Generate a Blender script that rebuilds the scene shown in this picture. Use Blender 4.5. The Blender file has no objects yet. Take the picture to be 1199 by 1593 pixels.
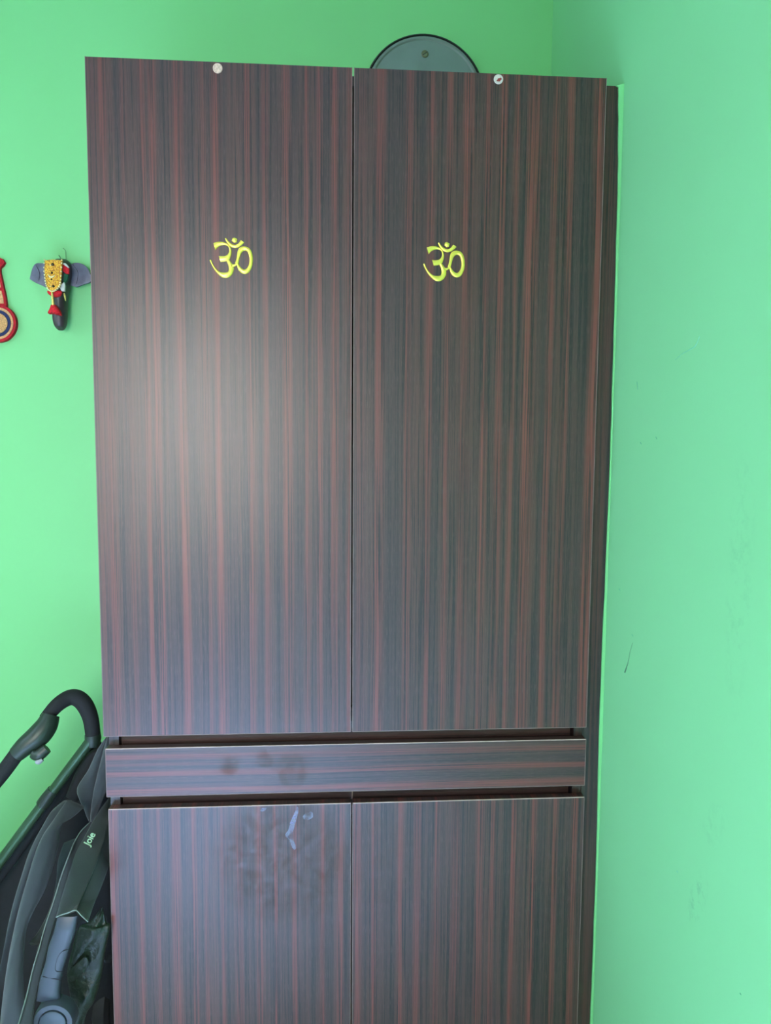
import bpy, bmesh, math, random
from mathutils import Vector, Matrix
random.seed(7)
S = bpy.context.scene
COL = S.collection
IW, IH = 1199.0, 1593.0
# ------------------------------------------------------------------ camera
FPX = 1109.75
CAM = Vector((0.4275, -1.2945, 1.3930))
PIT, ROL, YAW = -0.08505, 0.00662, 0.06605
FWD = Vector((math.sin(YAW)*math.cos(PIT), math.cos(YAW)*math.cos(PIT), math.sin(PIT)))
R0 = Vector((math.cos(YAW), -math.sin(YAW), 0)); U0 = R0.cross(FWD)
RGT = math.cos(ROL)*R0 + math.sin(ROL)*U0
UP = -math.sin(ROL)*R0 + math.cos(ROL)*U0
cd = bpy.data.cameras.new('camera'); cam = bpy.data.objects.new('camera', cd); COL.objects.link(cam)
cd.sensor_fit = 'VERTICAL'; cd.sensor_height = 36.0; cd.sensor_width = 36.0
cd.lens = FPX/IH*36.0; cd.clip_start = 0.05
M = Matrix((RGT, UP, -FWD)).transposed().to_4x4(); M.translation = CAM
cam.matrix_world = M
S.camera = cam
# ------------------------------------------------------------------ sky, lights, exposure
w = bpy.data.worlds.new('sky'); S.world = w; w.use_nodes = True
bg = w.node_tree.nodes['Background']; bg.inputs[0].default_value = (0.62, 0.78, 1.0, 1); bg.inputs[1].default_value = 1.0
def area(name, loc, to, sx, sy, power, col, spread=180):
    l = bpy.data.lights.new(name, 'AREA'); l.shape = 'RECTANGLE'; l.size = sx; l.size_y = sy
    l.energy = power; l.color = col; l.spread = math.radians(spread)
    o = bpy.data.objects.new(name, l); COL.objects.link(o); o.location = loc
    o.rotation_euler = (Vector(to)-Vector(loc)).to_track_quat('-Z', 'Y').to_euler()
    return o
REAR = (-0.30, -2.37, 1.50); LEFTW = (-1.42, -0.75, 1.85)
area('rear_window_daylight', REAR, (REAR[0], 0, 0.75), 0.70, 1.10, 23.5, (1.0, 0.99, 0.93), 130)
area('rear_window_skylight', (REAR[0], REAR[1]+0.03, 1.95), (-0.06, -1.62, 0.0), 0.60, 0.20, 96, (0.42, 0.62, 1.0), 52)
area('left_window_daylight', LEFTW, (0.9, -0.65, 1.1), 0.9, 0.9, 11.5, (0.60, 0.84, 1.0), 140)
S.view_settings.view_transform = 'Standard'; S.view_settings.look = 'None'
S.view_settings.gamma = 1.0; S.view_settings.use_curve_mapping = False
S.view_settings.exposure = -0.10
S.cycles.max_bounces = 10; S.cycles.diffuse_bounces = 6

# ------------------------------------------------------------------ helpers
YW, XW = 0.480, 0.9385           # back wall and right wall planes
def P(px, py, Y):
    d = FWD + RGT*((px-IW/2)/FPX) - UP*((py-IH/2)/FPX)
    return CAM + d*((Y-CAM.y)/d.y)
def PX(px, py, X):
    d = FWD + RGT*((px-IW/2)/FPX) - UP*((py-IH/2)/FPX)
    return CAM + d*((X-CAM.x)/d.x)
ORG = {}
def tag(o, label=None, cat=None, group=None, kind=None):
    if label: o['label'] = label
    if cat: o['category'] = cat
    if group: o['group'] = group
    if kind: o['kind'] = kind
    return o
def empty(name, loc, label, cat):
    o = bpy.data.objects.new(name, None); COL.objects.link(o); o.location = loc
    o.empty_display_size = 0.05
    ORG[o] = Vector(loc); return tag(o, label, cat)
def link(name, me, mat, parent=None, origin=None, smooth=False):
    """me holds world coordinates; move its origin and parent it"""
    po = ORG[parent] if parent else Vector((0, 0, 0))
    og = Vector(origin) if origin is not None else Vector(po)
    me.transform(Matrix.Translation(-og))
    if smooth:
        for p in me.polygons: p.use_smooth = True
    o = bpy.data.objects.new(name, me); COL.objects.link(o)
    if mat: me.materials.append(mat)
    if parent: o.parent = parent
    o.location = og-po
    ORG[o] = og
    return o
def from_bm(name, bm, mat, parent=None, origin=None, smooth=False, angle=None):
    bmesh.ops.recalc_face_normals(bm, faces=bm.faces[:])
    me = bpy.data.meshes.new(name); bm.to_mesh(me); bm.free()
    o = link(name, me, mat, parent, origin, smooth)
    if angle is not None:
        for p in me.polygons: p.use_smooth = True
        me.set_sharp_from_angle(angle=math.radians(angle))
    return o
def bm_box(bm, a, b, bev=0.0, seg=1):
    c = [(a[i]+b[i])/2 for i in range(3)]; s = [abs(b[i]-a[i]) for i in range(3)]
    r = bmesh.ops.create_cube(bm, size=1.0, matrix=Matrix.Translation(c) @ Matrix.Diagonal((*s, 1)))
    if bev > 0:
        es = list({e for v in r['verts'] for e in v.link_edges})
        bmesh.ops.bevel(bm, geom=es, offset=bev, segments=seg, affect='EDGES', profile=0.5)
def box(name, a, b, mat, parent=None, bev=0.0, origin=None, seg=1):
    bm = bmesh.new(); bm_box(bm, a, b, bev, seg)
    return from_bm(name, bm, mat, parent, origin, angle=30 if bev else None)
def cr(pts, n):
    """Catmull-Rom resample of a list of tuples/vectors of equal length"""
    pts = [tuple(p) for p in pts]; out = []; k = len(pts)
    if k == 2:
        return [tuple(a+(b-a)*i/n for a, b in zip(*pts)) for i in range(n+1)]
    for i in range(n+1):
        t = i/n*(k-1); j = min(int(t), k-2); f = t-j
        p0, p1, p2, p3 = pts[max(j-1, 0)], pts[j], pts[j+1], pts[min(j+2, k-1)]
        out.append(tuple(0.5*(2*b+(c-a)*f+(2*a-5*b+4*c-d)*f*f+(3*b-a-3*c+d)*f**3) for a, b, c, d in zip(p0, p1, p2, p3)))
    return out
def bm_tube(bm, pts, rad, n=24, m=14, flat=1.0):
    """pts: world points; rad: scalar or list"""
    if not isinstance(rad, (list, tuple)): rad = [rad]*len(pts)
    q = cr([tuple(p)+(r,) for p, r in zip(pts, rad)], n)
    C = [Vector(a[:3]) for a in q]; rings = []
    nrm = None
    for i, c in enumerate(C):
        t = (C[min(i+1, len(C)-1)]-C[max(i-1, 0)]).normalized()
        if nrm is None:
            nrm = t.orthogonal().normalized()
            ax = Vector((0, 1, 0))
            if abs(t.dot(ax)) < 0.95: nrm = (ax-t*ax.dot(t)).normalized()
        else:
            nrm = (nrm-t*nrm.dot(t)).normalized()
        bi = t.cross(nrm); r = q[i][3]
        rings.append([bm.verts.new(c+nrm*r*flat*math.cos(2*math.pi*k/m)+bi*r*math.sin(2*math.pi*k/m)) for k in range(m)])
    for a, b in zip(rings[:-1], rings[1:]):
        for k in range(m): bm.faces.new((a[k], a[(k+1) % m], b[(k+1) % m], b[k]))
    bm.faces.new(rings[0][::-1]); bm.faces.new(rings[-1])
def tube(name, pts, rad, mat, parent=None, n=24, m=14, flat=1.0):
    bm = bmesh.new(); bm_tube(bm, pts, rad, n, m, flat)
    return from_bm(name, bm, mat, parent, angle=50)
def bm_loft(bm, st, n=28, m=12, back=0.35, exp=0.8, wr=0.0, seed=0):
    """st: (Lx,Ly,Rx,Ry,depth,bulge) in pixels of the view, each at its own depth"""
    q = cr(st, n); rings = []; rnd = random.Random(seed)
    ph = [rnd.uniform(0, 6.28) for _ in range(6)]
    for i, (lx, ly, rx, ry, y, b) in enumerate(q):
        L = P(lx, ly, y); R = P(rx, ry, y); mid = (L+R)/2; h = (R-L)/2; ring = []
        t = i/n
        endf = min(1, 0.35+5*min(t, 1-t))
        for k in range(m+1):
            a = math.pi*k/m
            wv = wr*(math.sin(9*t+3*a+ph[0])+0.7*math.sin(17*t-2*a+ph[1])+0.5*math.sin(31*t+5*a+ph[2]))*math.sin(a)
            v = mid-h*math.cos(a); v.y -= endf*b*math.sin(a)**exp+wv
            ring.append(bm.verts.new(v))
        for k in range(m-1, 0, -1):
            a = math.pi*k/m
            v = mid-h*math.cos(a); v.y += endf*b*back*math.sin(a)+0.002
            ring.append(bm.verts.new(v))
        rings.append(ring)
    c = len(rings[0])
    for a, b in zip(rings[:-1], rings[1:]):
        for k in range(c): bm.faces.new((a[k], a[(k+1) % c], b[(k+1) % c], b[k]))
    bm.faces.new(rings[0][::-1]); bm.faces.new(rings[-1])
def loft(name, st, mat, parent, n=28, m=12, back=0.35, exp=0.8, wr=0.0, seed=0):
    bm = bmesh.new(); bm_loft(bm, st, n, m, back, exp, wr, seed)
    return from_bm(name, bm, mat, parent, angle=60)
def pairs(L, R, y, b, n=12):
    """two edge polylines resampled to stations"""
    def v(x, t): return x if not isinstance(x, (tuple, list)) else x[0]+(x[1]-x[0])*t
    A, B = cr(L, n), cr(R, n)
    return [(*a, *c, v(y, i/n), v(b, i/n)) for i, (a, c) in enumerate(zip(A, B))]
def bm_prism(bm, pts, y0, y1, bev=0.0):
    """polygon of (x,z) extruded from y0 (front) to y1"""
    f = [bm.verts.new((x, y0, z)) for x, z in pts]; b = [bm.verts.new((x, y1, z)) for x, z in pts]
    n = len(pts); F = bm.faces.new(f); bm.faces.new(b[::-1])
    for i in range(n): bm.faces.new((f[i], b[i], b[(i+1) % n], f[(i+1) % n]))
    if bev:
        bmesh.ops.bevel(bm, geom=list(F.edges), offset=bev, segments=2, affect='EDGES', profile=0.6)
def pxpoly(pts, Y): return [(p.x, p.z) for p in (P(x, y, Y) for x, y in pts)]
def prism_px(name, pts, Y, th, mat, parent, bev=0.0):
    bm = bmesh.new(); bm_prism(bm, pxpoly(pts, Y), Y, Y+th, bev)
    return from_bm(name, bm, mat, parent, angle=35)
def lathe_bm(bm, c, prof, n=48):
    """profile (radius, y) about the y axis through c; y towards the room is negative"""
    rings = []
    for r, y in prof:
        rings.append([bm.verts.new((c[0]+r*math.cos(2*math.pi*k/n), y, c[1]+r*math.sin(2*math.pi*k/n))) for k in range(n)])
    for a, b in zip(rings[:-1], rings[1:]):
        for k in range(n): bm.faces.new((a[k], a[(k+1) % n], b[(k+1) % n], b[k]))
    bm.faces.new(rings[0]); bm.faces.new(rings[-1][::-1])
def lathe(name, c, prof, mat, parent, n=48):
    bm = bmesh.new(); lathe_bm(bm, c, prof, n)
    return from_bm(name, bm, mat, parent, angle=35)

# ------------------------------------------------------------------ materials
def srgb(r, g, b):
    f = lambda c: c/12.92 if c <= 0.04045 else ((c+0.055)/1.055)**2.4
    return (f(r/255), f(g/255), f(b/255), 1)
class NT:
    def __init__(s, name):
        s.m = bpy.data.materials.new(name); s.m.use_nodes = True; s.t = s.m.node_tree
        s.b = s.t.nodes['Principled BSDF']
    def n(s, typ, **kw):
        o = s.t.nodes.new(typ)
        for k, v in kw.items(): setattr(o, k, v)
        return o
    def put(s, sock, v):
        if isinstance(v, bpy.types.NodeSocket): s.t.links.new(v, sock)
        else: sock.default_value = v
    def math(s, op, a, b=0.0, clamp=False):
        o = s.n('ShaderNodeMath', operation=op, use_clamp=clamp); s.put(o.inputs[0], a); s.put(o.inputs[1], b); return o.outputs[0]
    def mix(s, f, a, b, blend='MIX'):
        o = s.n('ShaderNodeMix', data_type='RGBA', blend_type=blend)
        s.put(o.inputs[0], f); s.put(o.inputs[6], a); s.put(o.inputs[7], b); return o.outputs[2]
    def xyz(s, x, y, z):
        o = s.n('ShaderNodeCombineXYZ'); s.put(o.inputs[0], x); s.put(o.inputs[1], y); s.put(o.inputs[2], z); return o.outputs[0]
    def noise(s, vec, scale, detail=2.0, rough=0.5):
        o = s.n('ShaderNodeTexNoise'); s.put(o.inputs['Vector'], vec); o.inputs['Scale'].default_value = scale
        o.inputs['Detail'].default_value = detail; o.inputs['Roughness'].default_value = rough; return o.outputs[0]
    def ramp(s, f, stops, interp='LINEAR'):
        o = s.n('ShaderNodeValToRGB'); e = o.color_ramp; e.interpolation = interp
        s.put(o.inputs[0], f)
        while len(e.elements) < len(stops): e.elements.new(0.5)
        for el, (p, c) in zip(e.elements, stops):
            el.position = p; el.color = c if isinstance(c, tuple) else (c, c, c, 1)
        return o.outputs[0]
    def bump(s, h, strength, dist=0.001):
        o = s.n('ShaderNodeBump'); o.inputs['Strength'].default_value = strength; o.inputs['Distance'].default_value = dist
        s.put(o.inputs['Height'], h); s.t.links.new(o.outputs[0], s.b.inputs['Normal'])
    def objco(s):
        o = s.n('ShaderNodeTexCoord'); return o.outputs['Object']
    def sep(s, v):
        o = s.n('ShaderNodeSeparateXYZ'); s.put(o.inputs[0], v); return o.outputs
    def ellipse(s, x, y, cx, cy, rx, ry):
        a = s.math('DIVIDE', s.math('SUBTRACT', x, cx), rx); b = s.math('DIVIDE', s.math('SUBTRACT', y, cy), ry)
        d = s.math('ADD', s.math('MULTIPLY', a, a), s.math('MULTIPLY', b, b))
        return s.math('SUBTRACT', 1.0, d, True)
    def set(s, **kw):
        for k, v in kw.items(): s.put(s.b.inputs[k.replace('_', ' ')], v)
        return s.m

def simple(name, col, rough=0.5, metal=0.0, var=0.12, scale=60, bump=0.0, spec=0.5, sheen=0.0):
    t = NT(name); co = t.objco()
    nz = t.noise(co, scale, 3)
    dark = tuple(c*(1-var) for c in col[:3])+(1,); lite = tuple(min(1, c*(1+var)) for c in col[:3])+(1,)
    t.set(Base_Color=t.ramp(nz, [(0.3, dark), (0.7, lite)]), Roughness=rough, Metallic=metal)
    t.b.inputs['Specular IOR Level'].default_value = spec
    if sheen: t.b.inputs['Sheen Weight'].default_value = sheen
    if bump: t.bump(t.noise(co, scale*6, 2), bump, 0.0006)
    return t.m

def paint(name, col, smudges=None, plane='xz'):
    t = NT(name); co = t.objco(); x, y, z = t.sep(co)
    big = t.noise(co, 2.2, 3); c2 = tuple(c*0.97 for c in col[:3])+(1,)
    base = t.ramp(big, [(0.3, col), (0.7, c2)])
    if smudges:
        u = y if plane == 'yz' else x
        for (cu, cv, ru, rv, sh, st, sc) in smudges:
            uu = t.math('ADD', u, t.math('MULTIPLY', t.math('SUBTRACT', z, cv), sh))
            e = t.ellipse(uu, z, cu, cv, ru, rv)
            nz = t.ramp(t.noise(co, sc, 4, 0.65), [(0.48, 0.0), (0.68, 1.0)])
            base = t.mix(t.math('MULTIPLY', t.math('MULTIPLY', e, nz), st), base, srgb(70, 120, 92))
    t.set(Base_Color=base, Roughness=0.5)
    t.b.inputs['Specular IOR Level'].default_value = 0.35
    t.bump(t.noise(co, 190, 3), 0.10, 0.0008)
    return t.m

def wood(name, width, lanes, horiz=False, height=1.0, smears=(), phase=0.0, tint=1.0):
    """macassar-like laminate: red lanes at listed fractions, fine dark pore lines"""
    t = NT(name); co = t.objco(); x, y, z = t.sep(co)
    a, l = (z, x) if horiz else (x, z)
    ac = t.math('ADD', a, phase)
    wav = t.noise(t.xyz(t.math('MULTIPLY', ac, 7.0), 0.0, t.math('MULTIPLY', l, 1.6)), 1.0, 2)
    wv2 = t.math('MULTIPLY', t.math('SUBTRACT', wav, 0.5), 0.005)
    aw = t.math('ADD', a, wv2)
    u = t.math('DIVIDE', aw, width)
    red = None
    for part in (lanes[0::2], lanes[1::2]):
        st = [(0.0, 0.0)]
        for c, hw, s in part:
            hw *= 1.25
            st += [(max(0.001, c-hw), 0.05), (c-hw*0.35, s), (c+hw*0.35, s*0.85), (min(0.999, c+hw), 0.05)]
        st = st[:32]
        r = t.ramp(u, sorted(st, key=lambda q: q[0]))
        red = r if red is None else t.math('MAXIMUM', red, r)
    lv = t.xyz(t.math('ADD', aw, phase), 0.0, t.math('MULTIPLY', l, 0.008))
    fine = t.noise(lv, 230, 2, 0.65)             # dark pore lines, 4 mm
    mid = t.noise(lv, 120, 2, 0.55)              # 8 mm veins
    wide = t.noise(lv, 38, 1, 0.5)
    pv = t.xyz(t.math('ADD', aw, phase), 0.0, t.math('MULTIPLY', l, 0.05))
    pore = t.noise(pv, 900, 2, 0.6)
    g0 = t.ramp(wide, [(0.32, srgb(54, 38, 38)), (0.44, srgb(76, 48, 42)), (0.54, srgb(55, 40, 40)), (0.68, srgb(68, 44, 40))])
    redc = t.ramp(mid, [(0.34, srgb(92, 43, 37)), (0.60, srgb(124, 58, 48))])
    c = t.mix(t.math('MULTIPLY', red, 0.88), g0, redc)
    dk = t.ramp(mid, [(0.36, 1.0), (0.45, 0.0)])
    c = t.mix(t.math('MULTIPLY', dk, 0.40), c, srgb(36, 30, 31))
    dk2 = t.ramp(fine, [(0.39, 1.0), (0.48, 0.0)])
    c = t.mix(t.math('MULTIPLY', dk2, 0.85), c, srgb(26, 22, 24))
    dk3 = t.ramp(t.noise(lv, 470, 1, 0.5), [(0.36, 1.0), (0.46, 0.0)])
    c = t.mix(t.math('MULTIPLY', dk3, 0.50), c, srgb(28, 23, 24))
    lt = t.ramp(pore, [(0.52, 0.0), (0.72, 1.0)])
    c = t.mix(t.math('MULTIPLY', lt, 0.30), c, srgb(112, 80, 77))
    rough = t.math('ADD', 0.34, t.math('MULTIPLY', pore, 0.08))
    for (cu, cv, ru, rv, st, sc) in smears:
        e = t.ellipse(x, z, cu, cv, ru, rv)
        e = t.math('MULTIPLY', e, 1.6, True)
        nz = t.ramp(t.noise(co, sc*1.7, 6, 0.68), [(0.36, 0.0), (0.66, 1.0)])
        k = t.math('MULTIPLY', t.math('MULTIPLY', e, nz), st*0.9)
        rough = t.math('ADD', rough, t.math('MULTIPLY', k, 0.30))
        c = t.mix(t.math('MULTIPLY', k, 0.20), c, srgb(60, 44, 44))
    if tint != 1.0: c = t.mix(1.0, c, (tint, tint, tint, 1), 'MULTIPLY')
    t.set(Base_Color=c, Roughness=rough)
    t.b.inputs['Specular IOR Level'].default_value = 0.66
    t.bump(t.math('ADD', fine, t.math('MULTIPLY', pore, 0.6)), 0.12, 0.0004)
    return t.m

GREEN = (0.205, 0.585, 0.215, 1)
GREEN_R = (0.235, 0.615, 0.270, 1)  # right wall: bluer light than at the back wall, put into the colour
m_paint = paint('green_paint', GREEN)
sm1 = PX(1085, 1395, XW); sm2 = PX(1150, 900, XW); sm3 = PX(1110, 1285, XW)
m_paint_r = paint('green_paint_smudged', GREEN_R, [
    (sm1.y, sm1.z, 0.022, 0.055, 0.35, 0.35, 60), (sm2.y, sm2.z, 0.035, 0.20, 0.0, 0.16, 55), (sm3.y, sm3.z, 0.03, 0.05, 0.4, 0.16, 60)], 'yz')
m_ceil = simple('white_ceiling_paint', (0.62, 0.63, 0.62, 1), 0.7, var=0.03, scale=5)
m_floor = simple('pale_floor_tile', (0.70, 0.72, 0.78, 1), 0.18, var=0.05, scale=3)
m_white = simple('white_window_frame', (0.8, 0.8, 0.8, 1), 0.4, var=0.03)

# ------------------------------------------------------------------ the setting
XL, YF, ZC = -1.40, -2.35, 2.75
def struct(o, label, cat): return tag(o, label, cat, kind='structure')
struct(box('floor', (XL-.1, YF-.1, -.08), (XW+.1, YW+.1, 0), m_floor), 'pale glossy tiled floor of the room', 'floor')
struct(box('ceiling', (XL-.1, YF-.1, ZC), (XW+.1, YW+.1, ZC+.08), m_ceil), 'plain white ceiling of the room', 'ceiling')
struct(box('wall_back', (XL-.1, YW, 0), (XW+.1, YW+.1, ZC), m_paint), 'bright green painted wall behind the wardrobe', 'wall')
wr = struct(box('wall_right', (XW, YF-.1, 0), (XW+.1, YW, ZC), m_paint_r), 'green painted side wall with scuffs, bluer light tint in its colour, right of the wardrobe', 'wall')
m_cream = simple('pale_wall_paint', (0.74, 0.73, 0.70, 1), 0.6, var=0.03, scale=4)
def wall_hole(name, axis, p0, p1, lo, hi, hc, hs, label):
    """wall slab with a window opening; axis is the thickness axis"""
    bm = bmesh.new(); a0, a1 = lo, hi; z0, z1 = hc[1]-hs[1]/2, hc[1]+hs[1]/2; u0, u1 = hc[0]-hs[0]/2, hc[0]+hs[0]/2
    for (s0, s1, t0, t1) in ((a0, u0, 0, ZC), (u1, a1, 0, ZC), (u0, u1, 0, z0), (u0, u1, z1, ZC)):
        if axis == 'y': bm_box(bm, (s0, p0, t0), (s1, p1, t1))
        else: bm_box(bm, (p0, s0, t0), (p1, s1, t1))
    return struct(from_bm(name, bm, m_cream), label, 'wall')
wall_hole('wall_front', 'y', YF-.1, YF, XL-.1, XW, (REAR[0], REAR[2]), (0.76, 1.16), 'pale wall with a window facing the wardrobe')
wall_hole('wall_left', 'x', XL-.1, XL, YF, YW, (LEFTW[1], LEFTW[2]), (0.96, 0.96), 'pale side wall with a window left of the wardrobe')
def window(name, axis, p, c, s, label):
    root = empty(name, (p, c[0], c[1]-s[1]/2) if axis == 'x' else (c[0], p, c[1]-s[1]/2), label, 'window'); root['kind'] = 'structure'
    for k, (du, dz, su, sz) in enumerate(((-s[0]/2, 0, .03, s[1]), (s[0]/2, 0, .03, s[1]), (0, -s[1]/2, s[0], .03), (0, s[1]/2, s[0], .03), (0, 0, .025, s[1]))):
        u, z = c[0]+du, c[1]+dz
        if axis == 'y': a, b = (u-su/2, p-.015, z-sz/2), (u+su/2, p+.03, z+sz/2)
        else: a, b = (p-.015, u-su/2, z-sz/2), (p+.03, u+su/2, z+sz/2)
        box('window_frame', a, b, m_white, root, 0.003)
window('window_1', 'y', YF, (REAR[0], REAR[2]), (0.73, 1.13), 'white framed window in the wall facing the wardrobe')
window('window_2', 'x', XL, (LEFTW[1], LEFTW[2]), (0.93, 0.93), 'white framed window in the left side wall')

# hairline scratches on the right wall and the wavy plaster bead beside the wardrobe
m_scr = simple('grey_scratch', srgb(48, 84, 66), 0.8)
m_scr2 = simple('faint_scratch', srgb(112, 185, 145), 0.8)
def scratch(pts, r, mat):
    tube('scratch', [PX(x, y, XW)+Vector((-0.0001, 0, 0)) for x, y in pts], r, mat, wr, 14, 6)
scratch([(984, 1000), (980, 1014), (977, 1030), (972, 1046)], [0.0002, 0.0003, 0.0005, 0.0012], m_scr)
scratch([(1088, 523), (1083, 536), (1078, 541), (1062, 550), (1050, 560)], [0.0004, 0.0006, 0.0008, 0.0005, 0.0003], m_scr2)
scratch([(1079, 541), (1085, 532)], 0.0004, m_scr2)
scratch([(991, 594), (992, 606)], [0.0008, 0.0005], m_scr2)
for x, y in ((963, 916), (983, 987), (1020, 680), (1053, 1355), (1151, 1545), (996, 688)):
    scratch([(x, y), (x+1.6, y+3)], [0.0009, 0.0006], m_scr2)

# ------------------------------------------------------------------ wardrobe
WR = empty('wardrobe', (0.46, 0.25, 0), 'tall dark striped wood wardrobe with four doors and one drawer', 'wardrobe')
L_UL = [(.03, .02, .3), (.059, .014, .8), (.135, .012, .4), (.2025, .012, .8), (.242, .014, .9), (.337, .02, .9), (.43, .012, .45), (.478, .02, .85), (.598, .014, .8), (.663, .013, .75), (.746, .02, .8), (.82, .01, .8), (.872, .012, .8), (.93, .014, .9), (.988, .01, .8)]
L_UR = [(.03, .02, .45), (.103, .022, .9), (.218, .014, .8), (.304, .015, .8), (.375, .012, .75), (.45, .022, .9), (.53, .014, .9), (.59, .016, .9), (.642, .011, .8), (.71, .027, .95), (.796, .014, .9), (.858, .018, .85), (.976, .024, 1.0)]
L_LL = [(.015, .022, 1.0), (.124, .012, .9), (.194, .010, .7), (.267, .018, .8), (.341, .012, .9), (.39, .012, .5), (.46, .012, .8), (.525, .014, .9), (.608, .012, .9), (.677, .012, 1.0), (.756, .017, .8), (.871, .011, .9), (.945, .016, .8)]
L_LR = [(.02, .018, .8), (.092, .011, .9), (.205, .012, .9), (.278, .018, .7), (.36, .011, 1.0), (.44, .018, .8), (.544, .018, .7), (.60, .012, .8), (.69, .012, 1.0), (.779, .014, 1.0), (.873, .014, .8), (.958, .016, .9)]
L_D = [(.10, .09, .9), (.47, .07, .9), (.82, .06, .9), (.66, .03, .35)]
L_C = [(.2, .1, .5), (.5, .1, .7), (.8, .1, .5)]
XC = 0.4522
Z_T, Z_UB, Z_DT, Z_DB, Z_LT, Z_LB = 2.0532, 0.8700, 0.8465, 0.7550, 0.7314, 0.09
m_dUL = wood('striped_wood_door_a', XC, L_UL, phase=1.3, smears=[(.34, .12, .10, .12, .5, 30)])
m_dUR = wood('striped_wood_door_b', 0.9-XC, L_UR, phase=2.9, smears=[(.02, .45, .05, .08, .8, 24), (.22, .12, .18, .10, .4, 26)])
m_dLL = wood('striped_wood_door_c', XC, L_LL, phase=4.7, smears=[(.32, .53, .14, .14, 1.0, 24), (.42, .40, .06, .2, .6, 22)])
m_dLR = wood('striped_wood_door_d', 0.9-XC, L_LR, phase=6.1, smears=[(.06, .52, .10, .12, .6, 24)])
m_drw = wood('striped_wood_drawer', 0.0915, L_D, horiz=True, phase=8.2, smears=[(.222, .055, .022, .022, 1.0, 22), (.29, .065, .02, .02, .8, 30), (.34, .045, .035, .04, .8, 30)])
m_car = wood('striped_wood_carcass', 0.10, L_C, phase=3.3, tint=0.75)
m_rail = wood('striped_wood_rail', 0.08, L_C, horiz=True, phase=5.3, tint=0.9)
m_edge = simple('worn_edge_band', srgb(122, 98, 92), 0.45, var=0.25, scale=25)
m_edge_lt = simple('pale_edge_band', srgb(190, 160, 150), 0.4, var=0.2, scale=25)
def rim(parent, a, b, t, sides, mat=None):
    """thin banding round the front edge of a front panel; one mesh per side"""
    x0, y0, z0 = a; x1, y1, z1 = b; e = 0.00025
    d = {'l': ((x0-e, y0-e, z0), (x0+t, y0+.002, z1)), 'r': ((x1-t, y0-e, z0), (x1+e, y0+.002, z1)),
         't': ((x0, y0-e, z1-t), (x1, y0+.002, z1+e)), 'b': ((x0, y0-e, z0-e), (x1, y0+.002, z0+t))}
    for s in sides:
        mt = mat[s] if mat and s in mat else m_edge
        box('edge_band', d[s][0], d[s][1], mt, parent)
def front(name, a, b, mat, parent, label, sides, mats=None, t=0.0009):
    o = box(name, a, b, mat, parent, 0.0006, origin=(a[0], a[1], a[2]))
    o['label'] = label
    rim(o, a, b, t, sides, mats)
    return o
G = 0.0017
dUL = front('door', (0, 0, Z_UB), (XC-G, .018, Z_T), m_dUL, WR, 'upper left door with gold emblem and soft window glare', 'lrb')
dUR = front('door', (XC+G, 0, Z_UB), (.9, .018, Z_T), m_dUR, WR, 'upper right door with gold emblem', 'lrb')
drw = front('drawer', (.0023, 0, Z_DB), (.9005, .018, Z_DT), m_drw, WR, 'drawer front with horizontal stripes', 'lrtb', {'t': m_edge_lt})
dLL = front('door', (.0048, 0, Z_LB), (XC-G*0.4, .018, Z_LT), m_dLL, WR, 'lower left door with white drips', 'lrt', {'t': m_edge_lt})
dLR = front('door', (XC+G*1.4, 0, Z_LB), (.9005, .018, Z_LT), m_dLR, WR, 'lower right door', 'lrt', {'t': m_edge_lt})
# carcass
YB = YW-0.006
box('side_panel', (.0032, .0185, 0.0), (.0215, YB, 2.049), m_car, WR, .0005)
box('side_panel', (.882, .0185, 0.0), (.8995, YB, 2.049), m_car, WR, .0005)
box('top_panel', (.0217, .0195, 2.031), (.8818, YB, 2.049), m_car, WR, .0005)
box('bottom_panel', (.0217, .0195, .07), (.8818, YB, .088), m_car, WR, .0005)
box('plinth', (.0217, .05, 0), (.8818, .068, .069), m_car, WR, .0005)
box('back_panel', (.0217, YB-.006, .0885), (.8818, YB-.0002, 2.0305), m_car, WR)
box('rail', (.0217, .030, .835), (.8790, .048, .905), m_rail, WR, .0005)
box('rail', (.0217, .030, .695), (.8790, .048, .775), m_rail, WR, .0005)
box('divider', (XC-.008, .075, .906), (XC+.010, YB-.0065, 2.030), m_car, WR, .0005)
box('divider', (XC-.008, .060, .0885), (XC+.010, .40, .694), m_car, WR, .0005)
tube('divider_edge', [(XC+.0042, .0285, .757), (XC+.0022, .0265, .735), (XC+.001, .022, .712)], .0012, m_edge, WR, 8, 6)
# scribe strip with a wavy right edge, and the green plaster bead against the wall
fx = cr([(134, 960.5), (170, 961), (300, 959.5), (450, 955.5), (590, 951.8), (760, 946), (930, 939), (1120, 931.5), (1260, 928.3), (1400, 924.2), (1593, 916.8)], 60)
rng = random.Random(3)
edge = [(P(x, y, .0187).x+rng.uniform(-.0004, .0004), P(x, y, .0187).z) for y, x in fx]
edge[0] = (edge[0][0]-.004, edge[0][1]); edge[1] = (edge[1][0]+.0004, edge[1][1])
edge += [(edge[-1][0], 0.0)]
bm = bmesh.new()
def strip(bm, L, R, y0, y1):
    n = len(L); f = [(bm.verts.new((l[0], y0, l[1])), bm.verts.new((r[0], y0, r[1])), bm.verts.new((r[0], y1, r[1])), bm.verts.new((l[0], y1, l[1]))) for l, r in zip(L, R)]
    for a, b in zip(f[:-1], f[1:]):
        for k in range(4): bm.faces.new((a[k], a[(k+1) % 4], b[(k+1) % 4], b[k]))
    bm.faces.new(f[0]); bm.faces.new(f[-1][::-1])
strip(bm, [(.9000, z) for x, z in edge], edge, .0187, .036)
o = from_bm('scribe_strip', bm, m_car, WR, origin=(.9, .0187, 0))
bm = bmesh.new()
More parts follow.
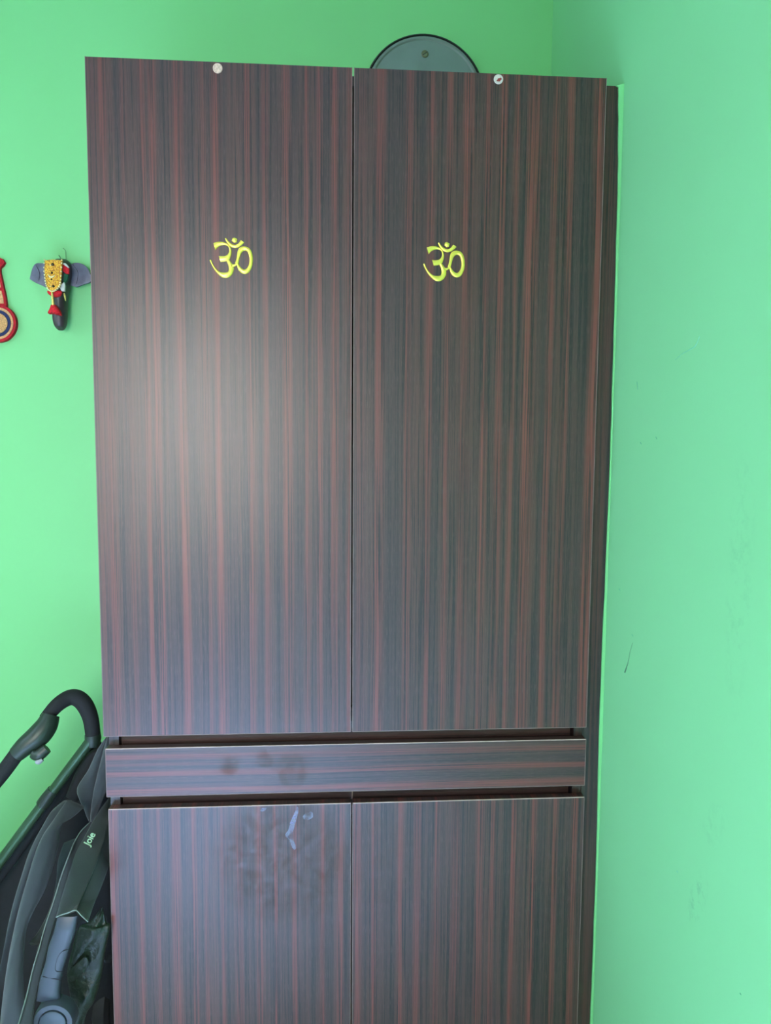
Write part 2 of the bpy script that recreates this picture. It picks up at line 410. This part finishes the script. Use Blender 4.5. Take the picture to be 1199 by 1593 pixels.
strip(bm, [(x+.0005, z) for x, z in edge], [(max(XW, x+.003), z+(.004 if i == 0 else 0)) for i, (x, z) in enumerate(edge)], .0165, .036)
from_bm('plaster_bead', bm, m_paint, wr)

# gold emblems (sub-parts of the upper doors)
m_gold = simple('polished_gold_emblem', (1.0, 0.77, 0.12, 1), 0.25, metal=0.6, var=0.06, scale=200)
strokes = [
 [((320,285),(350,390)),((370,268),(385,345)),((430,262),(430,322)),((490,272),(490,312)),((545,303),(545,334)),((585,355),(564,372)),((600,415),(562,425)),((585,490),(530,472)),((545,552),(475,488)),((430,572),(405,485))],
 [((560,540),(520,556)),((605,600),(552,620)),((632,655),(562,690)),((625,730),(540,735)),((580,795),(490,742)),((515,822),(430,735)),((440,805),(385,705)),((360,730),(340,655)),((300,635),(308,600)),((262,552),(285,543))],
 [((606,610),(620,655)),((650,612),(655,645)),((682,585),(692,622))],
 [((655,600),(705,612)),((680,520),(725,520)),((700,400),(750,440)),((745,347),(785,403)),((805,335),(820,398)),((875,362),(855,425)),((918,435),(878,500)),((932,540),(880,570)),((918,645),(862,640)),((875,730),(825,688)),((815,760),(785,692)),((755,745),(745,660)),((705,690),(715,615)),((682,600),(704,598))],
 [((500,212),(523,208)),((530,275),(552,250)),((580,335),(602,295)),((650,358),(650,312)),((720,340),(700,295)),((797,275),(745,240))]]
def emblem(parent, ox, oy, sc):
    bm = bmesh.new()
    def W(q): return P(ox+(q[0]-600)*sc, oy+(q[1]-520)*sc, -0.0002)
    for s in strokes:
        n = (len(s)-1)*4
        A = cr([p[0] for p in s], n); B = cr([p[1] for p in s], n); rings = []
        for a, b in zip(A, B):
            a, b = W(a), W(b); ring = []
            for f, d in ((-.05, 0), (.0, .0012), (.14, .0019), (.5, .0023), (.86, .0019), (1.0, .0012), (1.05, 0)):
                v = a+(b-a)*f; v.y -= d; ring.append(bm.verts.new(v))
            rings.append(ring)
        for a, b in zip(rings[:-1], rings[1:]):
            for k in range(6): bm.faces.new((a[k], a[k+1], b[k+1], b[k]))
            bm.faces.new((a[6], a[0], b[0], b[6]))
        bm.faces.new(rings[0]); bm.faces.new(rings[-1][::-1])
    pts = [(645, 193), (690, 218), (680, 268), (640, 278), (605, 250), (612, 205)]
    c = W((646, 236)); c.y -= .0026; cv = bm.verts.new(c)
    vs = [bm.verts.new(W(q)) for q in pts]; v2 = []
    for q in pts:
        v = W(q).lerp(W((646, 236)), .25); v.y -= .0018; v2.append(bm.verts.new(v))
    for k in range(6):
        j = (k+1) % 6
        bm.faces.new((vs[k], vs[j], v2[j], v2[k])); bm.faces.new((v2[k], v2[j], cv))
    bm.faces.new(vs)
    return from_bm('emblem', bm, m_gold, parent, angle=50)
emblem(dUL, 360, 402, .1)['label'] = 'gold Om emblem on the upper left door'
emblem(dUR, 690.6, 408, .0965)['label'] = 'gold Om emblem on the upper right door'
# screw caps at the top of the doors
m_cap = simple('pale_cap', srgb(205, 172, 152), 0.5, var=0.25, scale=300)
m_cap2 = simple('white_cap', srgb(205, 190, 182), 0.5, var=0.1, scale=300)
m_mark = simple('red_brown_chip', srgb(140, 50, 45), 0.6)
def cap(parent, px, py, mat, lab):
    c = P(px, py, 0)
    o = lathe('screw_cap', (c.x, c.z), [(.0083, -.00005), (.0083, -.0008), (.0075, -.0015), (.0060, -.0013), (.0, -.0013)], mat, parent, 24)
    o['label'] = lab; return o
cap(dUL, 338.5, 106.5, m_cap, 'pale round cap at the top of the upper left door')
k = cap(dUR, 775, 123.5, m_cap2, 'whitish round cap with red chips at the top of the upper right door')
# red chips are joined with the cap's own mesh as a second material
k.data.materials.append(m_mark)
bm = bmesh.new(); bm.from_mesh(k.data)
cc = P(775, 123.5, 0)-ORG[k]
for dx, dz, r in ((.0008, -.0016, .0030), (.0034, .0002, .0022), (-.0022, -.0030, .0014)):
    q = bmesh.ops.create_circle(bm, cap_ends=True, segments=8, radius=r, matrix=Matrix.Translation((cc.x+dx, cc.y-.00165, cc.z+dz)) @ Matrix.Rotation(math.pi/2, 4, 'X'))
    for f in {f for v in q['verts'] for f in v.link_faces}: f.material_index = 1
bm.to_mesh(k.data); bm.free()
# dried white drips on the lower left door
t = NT('dried_white_drip'); co = t.objco()
tr = t.n('ShaderNodeBsdfTransparent'); mx = t.n('ShaderNodeMixShader'); outn = t.t.nodes['Material Output']
t.set(Base_Color=srgb(150, 150, 185), Roughness=0.5)
t.put(mx.inputs[0], t.ramp(t.noise(co, 70, 2), [(0.35, 0.05), (0.65, 0.55)]))
t.t.links.new(tr.outputs[0], mx.inputs[1]); t.t.links.new(t.b.outputs[0], mx.inputs[2]); t.t.links.new(mx.outputs[0], outn.inputs[0])
m_drip = t.m
def drip(pts):
    q = cr([(140+x/2.855, 1090+y/2.855) for x, y in pts+pts[:1]], 40)[:-1]
    bm = bmesh.new(); bm_prism(bm, pxpoly(q, -.0004), -.0004, -.00005); from_bm('paint_drip', bm, m_drip, dLL)
drip([(917,468),(906,503),(889,540),(880,575),(866,598),(886,622),(898,655),(908,662),(915,650),(905,625),(901,600),(907,560),(919,520),(926,482)])
drip([(945,515),(958,501),(985,494),(989,517),(970,529),(950,526)])
drip([(755,490),(763,479),(786,475),(779,487),(765,493)])

# ------------------------------------------------------------------ round cover plate on the back wall
m_grey = simple('grey_painted_metal', srgb(112, 128, 122), 0.45, metal=0.1, var=0.06, scale=20)
m_dark = simple('dark_rubber_rim', srgb(42, 52, 47), 0.6, var=0.1)
m_steel = simple('dull_screw', srgb(112, 116, 88), 0.4, metal=0.6)
cc = (0.6300, 2.2290)
CV = empty('cover_plate', (cc[0], YW, cc[1]), 'round grey metal cover plate with slotted screw on the wall above the wardrobe', 'cover plate')
lathe('rim', cc, [(.1455, YW), (.1455, YW-.012), (.1440, YW-.0150), (.1420, YW-.0155), (.1405, YW-.0125), (.1405, YW)], m_dark, CV, 72)
lathe('plate', cc, [(.1400, YW-.001), (.1400, YW-.012), (.1380, YW-.0150), (.1335, YW-.0150), (.1300, YW-.0125), (.06, YW-.0128), (.0, YW-.013)], m_grey, CV, 72)
sc = P(660, 84, YW-.013)
for k in range(4):
    a = math.radians(90+90*k); r = sc.z-cc[1]
    c = (cc[0]+r*math.cos(a), cc[1]+r*math.sin(a)); y = YW-.0127
    s = lathe('screw', c, [(.0085, y), (.0085, y-.0012), (.0068, y-.0026), (0, y-.0029)], m_steel, CV, 20)
    bm = bmesh.new(); ang = math.radians(35+20*k)
    bmesh.ops.create_cube(bm, size=1, matrix=Matrix.Translation((c[0], y-.0026, c[1])) @ Matrix.Rotation(-ang, 4, 'Y') @ Matrix.Diagonal((.014, .0010, .0016, 1)))
    from_bm('slot', bm, m_dark, s)

# ------------------------------------------------------------------ elephant head wall hanging
def e(x, y): return (x/7.494, 380+y/7.494)
m_ele = simple('dark_carved_wood', srgb(62, 53, 54), 0.42, var=0.35, scale=40, bump=0.3)
m_ear = simple('slate_carved_wood', srgb(92, 92, 106), 0.4, var=0.2, scale=60, bump=0.3)
m_gplate = NT('gold_studded_plate'); co = m_gplate.objco()
vo = m_gplate.n('ShaderNodeTexVoronoi'); m_gplate.put(vo.inputs['Vector'], co); vo.inputs['Scale'].default_value = 480
m_gplate.set(Base_Color=m_gplate.ramp(vo.outputs['Distance'], [(0.2, srgb(240, 190, 40)), (0.7, srgb(150, 90, 10))]), Roughness=0.35, Metallic=0.35)
m_gplate.bump(m_gplate.math('SUBTRACT', 1.0, vo.outputs['Distance']), 0.6, 0.001); m_gplate = m_gplate.m
m_bead = simple('pearl_bead', srgb(240, 225, 165), 0.25, metal=0.3)
m_red = simple('red_thread', srgb(205, 15, 30), 0.8, var=0.3, scale=300, bump=0.5)
m_grn = simple('dark_green_felt', srgb(20, 82, 52), 0.9, var=0.2)
m_wht = simple('white_felt', srgb(205, 210, 200), 0.9, var=0.1)
m_wire = simple('dark_wire', srgb(60, 80, 62), 0.5, metal=0.5)
m_cord = simple('gold_cord', srgb(235, 205, 110), 0.35, metal=0.4, var=0.3, scale=400)
m_jewel = simple('dark_mirror_stud', srgb(70, 60, 35), 0.2, metal=0.6)
EL = empty('elephant_mask', P(93, 437, YW), 'dark elephant head wall hanging with gold studded headdress and red tassel', 'wall hanging')
loft('head', [(88, 403, 104, 404, .462, .018), (84, 410, 110, 410, .462, .032), (83, 424, 112, 424, .462, .040), (85, 440, 110, 440, .461, .040), (86, 455, 107, 455, .460, .034),
     (85.5, 470, 105.5, 470, .458, .026), (83.5, 484, 105, 484, .456, .022), (83, 495, 104.5, 495, .455, .020), (85, 505, 103.5, 505, .455, .018), (88, 511, 101, 511, .456, .014), (91.5, 514, 97.5, 514, .457, .006)], m_ele, EL, 40, 14, back=.4, exp=.7)
def ear(pts, fold):
    o = prism_px('ear', cr([e(*p) for p in pts]+[e(*pts[0])], 36)[:-1], .462, .006, m_ear, EL, .0015)
    tube('ear_fold', [P(*e(*p), .461) for p in fold], [.0008, .0014, .0008], m_ear, o, 10, 8)
ear([(345, 405), (372, 295), (408, 228), (470, 220), (560, 235), (640, 300), (640, 420), (560, 505), (480, 475), (410, 445)], [(420, 250), (455, 330), (450, 420)])
ear([(800, 255), (855, 220), (940, 222), (1000, 260), (1045, 330), (1062, 430), (960, 470), (890, 497), (845, 480), (780, 460), (770, 330)], [(850, 240), (905, 330), (890, 460)])
YP = .418
plate = [(520,185),(620,178),(722,185),(716,300),(708,420),(692,490),(645,538),(607,550),(570,532),(541,480),(526,400),(516,300)]
hp = prism_px('headdress', [e(*p) for p in plate], YP, .006, m_gplate, EL, .0012)
bm = bmesh.new()
border = cr([plate[2], plate[3], plate[4], plate[5], plate[6], plate[7], plate[8], plate[9], plate[10], plate[11], plate[0]], 26)
for q in border:
    c = P(*e(*q), YP); c.y -= .0005
    bmesh.ops.create_uvsphere(bm, u_segments=8, v_segments=6, radius=.0021, matrix=Matrix.Translation(c))
tag(from_bm('bead_border', bm, m_bead, hp, smooth=True), kind='stuff')
for (x, y, r, mt) in ((615, 235, .0034, m_jewel), (588, 245, .0018, m_bead), (605, 333, .0028, m_jewel), (600, 410, .0022, m_jewel), (622, 490, .0030, m_jewel), (590, 490, .0014, m_bead)):
    c = P(*e(x, y), YP); bm = bmesh.new()
    bmesh.ops.create_uvsphere(bm, u_segments=12, v_segments=8, radius=r, matrix=Matrix.Translation(c))
    from_bm('stud', bm, mt, hp, smooth=True)
tube('crescent', [P(*e(x, y), YP-.0006) for x, y in ((562, 352), (582, 378), (610, 382), (640, 360))], [.0008, .0020, .0020, .0008], m_bead, hp, 12, 8)
loft('fringe', [(*e(548, 545), *e(720, 540), .428, .006), (*e(560, 575), *e(722, 575), .428, .009), (*e(590, 600), *e(700, 605), .428, .006), (*e(640, 618), *e(660, 618), .428, .003)], m_red, EL, 14, 10)
tube('tassel_cord', [P(*e(606, 555), YP-.001), P(*e(612, 620), YP-.002), P(*e(620, 712), YP-.002)], [.0022, .0026, .0030], m_cord, EL, 14, 8)
bm = bmesh.new(); bm_loft(bm, [(*e(598, 705), *e(650, 705), YP, .005), (*e(590, 735), *e(672, 735), YP, .008), (*e(572, 775), *e(706, 782), YP, .010), (*e(556, 808), *e(722, 832), YP, .009)], 14, 16, back=.8)
for v in bm.verts:
    v.co.x += .0006*math.sin(v.co.x*2600)
    if v.co.z < P(*e(600, 790), YP).z: v.co.z += .0022*math.sin(v.co.x*2100)
from_bm('tassel', bm, m_red, EL, angle=40)
def patch(name, pts, Y, mt): prism_px(name, [e(*p) for p in pts], Y, .006, mt, EL, .0008)
patch('side_patch', [(728, 225), (760, 235), (802, 275), (800, 340), (770, 345), (735, 315)], .428, m_red)
patch('side_trim', [(735, 215), (765, 222), (800, 262), (798, 280), (760, 246), (733, 235)], .427, m_wht)
patch('side_felt', [(715, 330), (760, 345), (795, 350), (780, 420), (750, 450), (712, 440)], .430, m_grn)
patch('tusk_root', [(708, 468), (745, 440), (757, 480), (752, 548), (715, 545), (698, 510)], .426, m_wht)
tube('tusk', [P(*e(747, 575), .434), P(*e(757, 610), .430), P(*e(766, 660), .428)], [.0018, .0020, .0008], m_cord, EL, 10, 8)
tube('side_chain', [P(*e(725, 300), .427), P(*e(712, 400), .424), P(*e(716, 470), .424)], .0008, m_cord, EL, 12, 6)
tube('hook_wire', [P(*e(x, y), .476) for x, y in ((770, 175), (768, 110), (760, 70), (735, 45))], .0005, m_wire, EL, 14, 6)
tube('hook_wire', [P(*e(x, y), .468) for x, y in ((708, 175), (700, 150), (685, 128))], .0009, m_wire, EL, 8, 6)

# ------------------------------------------------------------------ embroidered hanging at the left edge
m_felt = simple('red_felt', srgb(172, 14, 30), 0.9, var=0.25, scale=200, bump=0.5)
m_tan = simple('tan_braid', srgb(205, 150, 100), 0.8, var=0.25, scale=250, bump=0.5)
m_navy = simple('navy_cord', srgb(26, 38, 78), 0.8, var=0.2, scale=250, bump=0.4)
m_gemb = simple('gold_embroidery', srgb(190, 142, 86), 0.5, metal=0.3, var=0.4, scale=350, bump=0.6)
OX = -4.0
HG = empty('embroidered_hanging', P(OX, 470, YW), 'red felt wall hanging with navy ringed gold disc cut by the left frame edge', 'wall hanging')
def mirror(prof): return [(OX+w_, y) for w_, y in prof]+[(OX-w_, y) for w_, y in prof[::-1]]
def disc(r, n=40): return [(OX+r*math.cos(2*math.pi*k/n), 503+r*1.02*math.sin(2*math.pi*k/n)) for k in range(n)]
body = mirror([(2, 400), (8, 403), (11, 408), (8, 413), (3.6, 417), (4, 424), (6.5, 434), (9.2, 447), (12.2, 460), (14, 474), (13, 480)])
prism_px('body', body, .470, .0095, m_felt, HG, .001)
prism_px('panel', mirror([(1.2, 428), (4, 440), (5.5, 447)]), .4685, .002, m_tan, HG, .0006)
prism_px('panel', mirror([(5.8, 452), (8.6, 462), (10, 472)]), .4685, .002, m_tan, HG, .0006)
for r, y, mt, nm in ((28.8, .467, m_felt, 'disc_edge'), (24.5, .4655, m_tan, 'disc_braid'), (20.5, .464, m_navy, 'disc_ring'), (15.5, .4625, m_gemb, 'disc_center')):
    prism_px(nm, disc(r), y, .479-y if r > 28 else .0025, mt, HG, .001)

# ------------------------------------------------------------------ folded stroller
m_fab = NT('charcoal_fabric'); co = m_fab.objco()
wv = m_fab.noise(co, 1400, 2); big = m_fab.noise(co, 14, 2)
m_fab.set(Base_Color=m_fab.ramp(m_fab.math('ADD', m_fab.math('MULTIPLY', wv, .5), m_fab.math('MULTIPLY', big, .5)), [(0.35, srgb(38, 44, 46)), (0.65, srgb(54, 61, 64))]), Roughness=0.85)
m_fab.b.inputs['Sheen Weight'].default_value = 0.25
m_fab.bump(wv, 0.25, 0.0005); m_fab = m_fab.m
m_blk = simple('black_fabric', srgb(22, 24, 27), 0.85, var=0.2, scale=80)
m_foam = simple('black_foam_grip', srgb(20, 22, 24), 0.8, var=0.15, scale=900, bump=0.3)
m_tube_refl = simple('dark_tube_green_reflection', srgb(62, 90, 66), 0.36, metal=0.5, var=0.1, scale=10)  # reflection of the green wall put into the tube's base colour
m_plas = simple('dark_green_grey_plastic', srgb(36, 50, 40), 0.4, var=0.08)  # given the same green tint as the frame tube
m_plg = simple('grey_plastic_leg', srgb(55, 63, 73), 0.4, var=0.06, scale=12)
m_btn = simple('grey_button', srgb(150, 155, 158), 0.4)
m_pip = simple('pale_piping', srgb(118, 132, 126), 0.5, var=0.15, scale=100)
m_text = simple('pale_lettering', srgb(160, 195, 160), 0.6)
m_cap_j = simple('joint_cap_plastic', srgb(54, 66, 74), 0.35, var=0.06, scale=12)
m_rub = simple('black_tyre', srgb(25, 25, 25), 0.7)
m_bag = NT('translucent_green_bag'); co = m_bag.objco()
m_bag.set(Base_Color=srgb(26, 40, 27), Roughness=0.42)
m_bag.b.inputs['Specular IOR Level'].default_value = 0.35
m_bag.b.inputs['Transmission Weight'].default_value = 0.25
m_bag.bump(m_bag.noise(co, 45, 4), 1.0, 0.006); m_bag = m_bag.m
ST = empty('stroller', (-0.17, 0.25, 0), 'folded black baby stroller with foam handle leaning beside the wardrobe', 'stroller')
# handle
H = [(-60, 1275, .12), (-25, 1236, .14), (2, 1205, .155), (32, 1165, .175), (62, 1128, .195), (88, 1098, .215), (106, 1086, .23), (120, 1086, .235), (132, 1097, .235), (141, 1118, .235), (145, 1147, .235)]
hp_ = [P(*h) for h in H]
tube('handle_grip', hp_[:4]+[P(44, 1154, .180)], .0155, m_foam, ST, 30, 18)
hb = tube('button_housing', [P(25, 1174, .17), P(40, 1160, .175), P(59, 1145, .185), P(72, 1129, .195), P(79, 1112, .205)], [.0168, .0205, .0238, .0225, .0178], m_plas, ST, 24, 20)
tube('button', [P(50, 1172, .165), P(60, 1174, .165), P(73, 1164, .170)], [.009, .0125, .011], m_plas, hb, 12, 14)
tube('button_cap', [P(56, 1184, .158), P(60, 1185, .158), P(66, 1181, .160)], [.0040, .0055, .0045], m_btn, hb, 8, 10)
tube('handle_grip', [P(70, 1119, .201)]+hp_[5:], [.0135, .0152, .0165, .0172, .0172, .0160, .0152], m_foam, ST, 40, 18)
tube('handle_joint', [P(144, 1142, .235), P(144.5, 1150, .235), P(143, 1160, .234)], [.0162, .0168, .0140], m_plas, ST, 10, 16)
# frame
tube('frame_tube', [P(141, 1152, .230), P(73, 1243, .225), P(0, 1341, .22), P(-70, 1436, .215)], .0112, m_tube_refl, ST, 24, 16)
tube('frame_tube', [P(149, 1160, .27), P(81, 1252, .265), P(9, 1350, .26), P(-61, 1446, .255)], .0115, m_blk, ST, 24, 14)
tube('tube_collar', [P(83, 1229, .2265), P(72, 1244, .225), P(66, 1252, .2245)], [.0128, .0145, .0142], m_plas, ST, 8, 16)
tube('handle_link', [P(146, 1150, .245), P(158, 1172, .26), P(160, 1205, .27)], .009, m_blk, ST, 12, 12)
lo = P(-70, 1436, .215); hl = P(-60, 1275, .12)
tube('lower_frame', [lo, (-.405, .28, .30), (-.36, .34, .18), (-.30, .36, .09)], .0112, m_tube_refl, ST, 24, 14)
tube('handle_arm', [hl, (hl.x-.07, .125, .60), (-.44, .12, .42), (-.38, .05, .22), (-.30, .0, .09)], .0112, m_tube_refl, ST, 30, 14)
# fabric
loft('seat_fabric', pairs([(150, 1172), (112, 1215), (84, 1250), (56, 1290), (16, 1345), (-22, 1400), (-25, 1470), (-30, 1560), (-30, 1680)],
     [(172, 1158), (173, 1215), (174, 1260), (175, 1300), (176, 1350), (178, 1420), (179, 1500), (179, 1580), (177, 1680)], .305, (.02, .035)), m_blk, ST, 30, 14, wr=.002)
loft('canopy_fold', pairs([(152, 1163), (138, 1171), (123, 1191), (113, 1212), (103, 1238)], [(160, 1160), (158, 1180), (146, 1205), (138, 1225), (122, 1246)], .245, (.012, .02)), m_blk, ST, 24, 12, wr=.0008)
loft('canopy', pairs([(165.5, 1146), (153, 1164), (137, 1198), (121.5, 1222), (123, 1237), (133, 1257), (141, 1279)],
     [(166.5, 1146), (163, 1172), (156, 1200), (150, 1225), (147, 1245), (144, 1262), (142.5, 1280)], .205, .016), m_fab, ST, 30, 14, wr=.0012, seed=2)
loft('canopy', pairs([(166, 1148), (160, 1172), (153, 1200), (147, 1225), (144, 1245), (142, 1262), (141, 1280)],
     [(170, 1145), (173, 1180), (172, 1205), (166, 1228), (158, 1248), (151, 1265), (144, 1281)], .195, .014), m_fab, ST, 30, 14, wr=.001, seed=3)
loft('fabric_roll', pairs([(99, 1246), (79, 1263), (67, 1284), (53, 1310), (42, 1337), (31, 1374), (20, 1410), (11, 1456), (4, 1493), (-2, 1530), (-8, 1600), (-10, 1640)],
     [(112, 1246), (93, 1268), (79, 1287), (66, 1309), (52, 1350), (37, 1401), (24, 1460), (13, 1530), (8, 1580), (6, 1610), (5, 1640)], (.165, -.04), .016), m_fab, ST, 40, 14, wr=.0006)
loft('fabric_roll', pairs([(104, 1245), (88, 1268), (75, 1287), (62, 1309), (49, 1350), (34, 1401), (21, 1460), (10, 1530), (5, 1580), (3, 1610), (3, 1640)],
     [(131, 1256), (114, 1270), (95, 1282), (91, 1310), (85, 1337), (74, 1374), (60, 1405), (44, 1432), (38, 1466), (35, 1502), (37, 1550), (40, 1640)], (.155, -.05), .026), m_fab, ST, 40, 16, wr=.0008, seed=5)
loft('fabric_flap', pairs([(99, 1312), (90, 1340), (88, 1370), (78, 1412), (60, 1448), (45, 1467)], [(122, 1303), (111, 1335), (100, 1370), (88, 1410), (74, 1445), (60, 1470)], (.19, .03), .008), m_fab, ST, 24, 10, wr=.001, seed=8)
loft('fabric_flap', pairs([(60, 1468), (54, 1500), (46, 1540), (38, 1600)], [(68, 1468), (62, 1500), (54, 1540), (44, 1600)], (.025, -.05), .008), m_fab, ST, 20, 10)
pip = [(139, 1280), (126, 1293), (116, 1310), (110, 1324), (96, 1361), (83, 1403), (70, 1442), (61, 1475), (51, 1508), (43, 1543), (35, 1572), (27, 1600), (16, 1640)]
bandR = [(144, 1281), (136, 1298), (127, 1316), (117, 1338), (107, 1362), (96, 1400), (84, 1438), (74, 1474), (66, 1506), (58, 1540), (53, 1565), (49, 1600), (44, 1640)]
loft('panel_band', pairs(pip, bandR, (.150, -.145), .006, 20), m_fab, ST, 40, 10, back=.6)
L_ = len(pip)-1
tube('piping', [P(x, y, .146-.296*i/L_) for i, (x, y) in enumerate(pip)], .0012, m_pip, ST, 40, 8)
ridge = [(171, 1262), (169, 1275), (163, 1300), (156, 1324), (145, 1355), (129, 1392), (118, 1417)]
loft('cover_panel', pairs([(170, 1240), (155, 1261), (142, 1282), (130, 1304), (120, 1322), (111, 1347), (99, 1385), (87, 1427)], ridge, (.165, -.100), .010, 14), m_fab, ST, 36, 14, back=2.6, wr=.0006, seed=11)
loft('cover_panel', pairs(ridge, [(173, 1275), (173, 1300), (171, 1328), (167, 1352), (154, 1388), (143, 1414), (137, 1434)], (.163, -.093), .010, 14), m_fab, ST, 36, 14, back=2.6, wr=.0006, seed=12)
tube('hem', [P(x, y, -.106) for x, y in ((87, 1427), (96, 1423), (106, 1420), (118, 1416), (127, 1425), (137, 1434))], .0009, m_pip, ST, 16, 8)
# lettering
fc = bpy.data.curves.new('lettering', 'FONT'); fc.body = 'Joie'; fc.size = 1.0; fc.extrude = 0.04; fc.offset = 0.012
to = bpy.data.objects.new('lettering_source', fc); COL.objects.link(to)
bpy.context.view_layer.update()
me = bpy.data.meshes.new_from_object(to.evaluated_get(bpy.context.evaluated_depsgraph_get()))
bpy.data.objects.remove(to)
ty = .029
t0 = P(138.5, 1317, ty); t1 = P(148.8, 1298, ty); ex = (t1-t0); tl = ex.length; ex.normalize()
ez = Vector((0, -1, 0)); ey = ez.cross(ex).normalized()
xs = [v.co.x for v in me.vertices]; kx = tl/(max(xs)-min(xs))
for v in me.vertices: v.co = t0+ex*((v.co.x-min(xs))*kx)+ey*(v.co.y*kx*1.05)+ez*(v.co.z*kx)
link('lettering', me, m_text, ST)
# plastic leg, joint, bag
lg = loft('folding_leg', pairs([(90, 1424), (85, 1447), (77, 1469), (72, 1495), (64, 1519), (61, 1537), (57, 1556)], [(121, 1424), (118, 1447), (113, 1462), (108.5, 1477), (97.5, 1513), (94, 1539), (96, 1556)], -.085, .012), m_plg, ST, 30, 14, exp=.45)
tube('seam', [P(*q, -.0965) for q in ((66, 1519), (80, 1522), (95, 1524.5))], .0006, m_blk, lg, 10, 6)
tube('latch_outline', [P(*q, -.0965) for q in ((107, 1477), (99, 1479), (93, 1484), (88, 1494), (86, 1507), (89, 1511.5), (97, 1511.5))], .0006, m_blk, lg, 24, 6)
jc = P(83, 1590, -.10); JY = -.10
jo = lathe('leg_joint', (jc.x, jc.z), [(.0350, JY+.022), (.0350, JY+.005), (.0325, JY-.002), (.0250, JY-.003), (.0232, JY), (.0, JY)], m_plg, ST, 40)
lathe('joint_cap', (jc.x, jc.z), [(.0228, JY-.0002), (.0223, JY-.004), (.0195, JY-.0052), (0, JY-.0055)], m_cap_j, jo, 36)
loft('rain_bag', [(158, 1412, 160, 1414, -.01, .002), (140, 1434, 165, 1436, -.012, .006), (122, 1444, 171, 1441, -.015, .010), (112, 1478, 163, 1484, -.02, .012), (105, 1514, 157, 1522, -.025, .012), (110, 1548, 147, 1556, -.03, .013), (112, 1580, 134, 1578, -.03, .010), (112, 1610, 128, 1610, -.03, .008)], m_bag, ST, 40, 18, wr=.0026, seed=4)
loft('bag_fold', [(132, 1488, 137, 1492, -.040, .002), (116, 1502, 138, 1500, -.040, .003), (104, 1517, 131, 1512, -.040, .003), (111, 1527, 116, 1526, -.038, .002)], m_bag, ST, 16, 10, wr=.0006)
# lower legs and wheels (below the frame)
for (wx, wy) in ((-.30, .0), (-.12, .0), (-.30, .36), (-.12, .36)):
    bm = bmesh.new()
    pr = [(.045, -.018), (.078, -.020), (.088, -.012), (.090, 0), (.088, .012), (.078, .020), (.045, .018)]
    n = 28; rings = [[bm.verts.new((wx+d, wy+r*math.cos(6.28319*k/n), .090+r*math.sin(6.28319*k/n))) for k in range(n)] for r, d in pr]
    for a, b in zip(rings, rings[1:]+rings[:1]):
        for k in range(n): bm.faces.new((a[k], a[(k+1) % n], b[(k+1) % n], b[k]))
    wo = from_bm('wheel', bm, m_rub, ST, angle=40)
    bm = bmesh.new(); rings = [[bm.verts.new((wx+d, wy+r*math.cos(6.28319*k/n), .090+r*math.sin(6.28319*k/n))) for k in range(n)] for r, d in ((.010, -.024), (.044, -.012), (.044, .012), (.010, .024))]
    for a, b in zip(rings[:-1], rings[1:]):
        for k in range(n): bm.faces.new((a[k], a[(k+1) % n], b[(k+1) % n], b[k]))
    bm.faces.new(rings[0]); bm.faces.new(rings[-1])
    from_bm('hub', bm, m_plg, wo, angle=40)
for sx in (-.30, -.12):
    tube('leg', [(sx, .0, .09), (sx+.005, -.03, .16), (sx+.01, -.06, .225)], .011, m_blk, ST, 14, 12)
    tube('leg', [(sx, .36, .09), (sx+.01, .33, .17), (sx+.02, .29, .235)], .011, m_blk, ST, 14, 12)
tube('axle', [(-.30, .0, .09), (-.12, .0, .09)], .008, m_tube_refl, ST, 4, 10)
tube('axle', [(-.30, .36, .09), (-.12, .36, .09)], .008, m_tube_refl, ST, 4, 10)
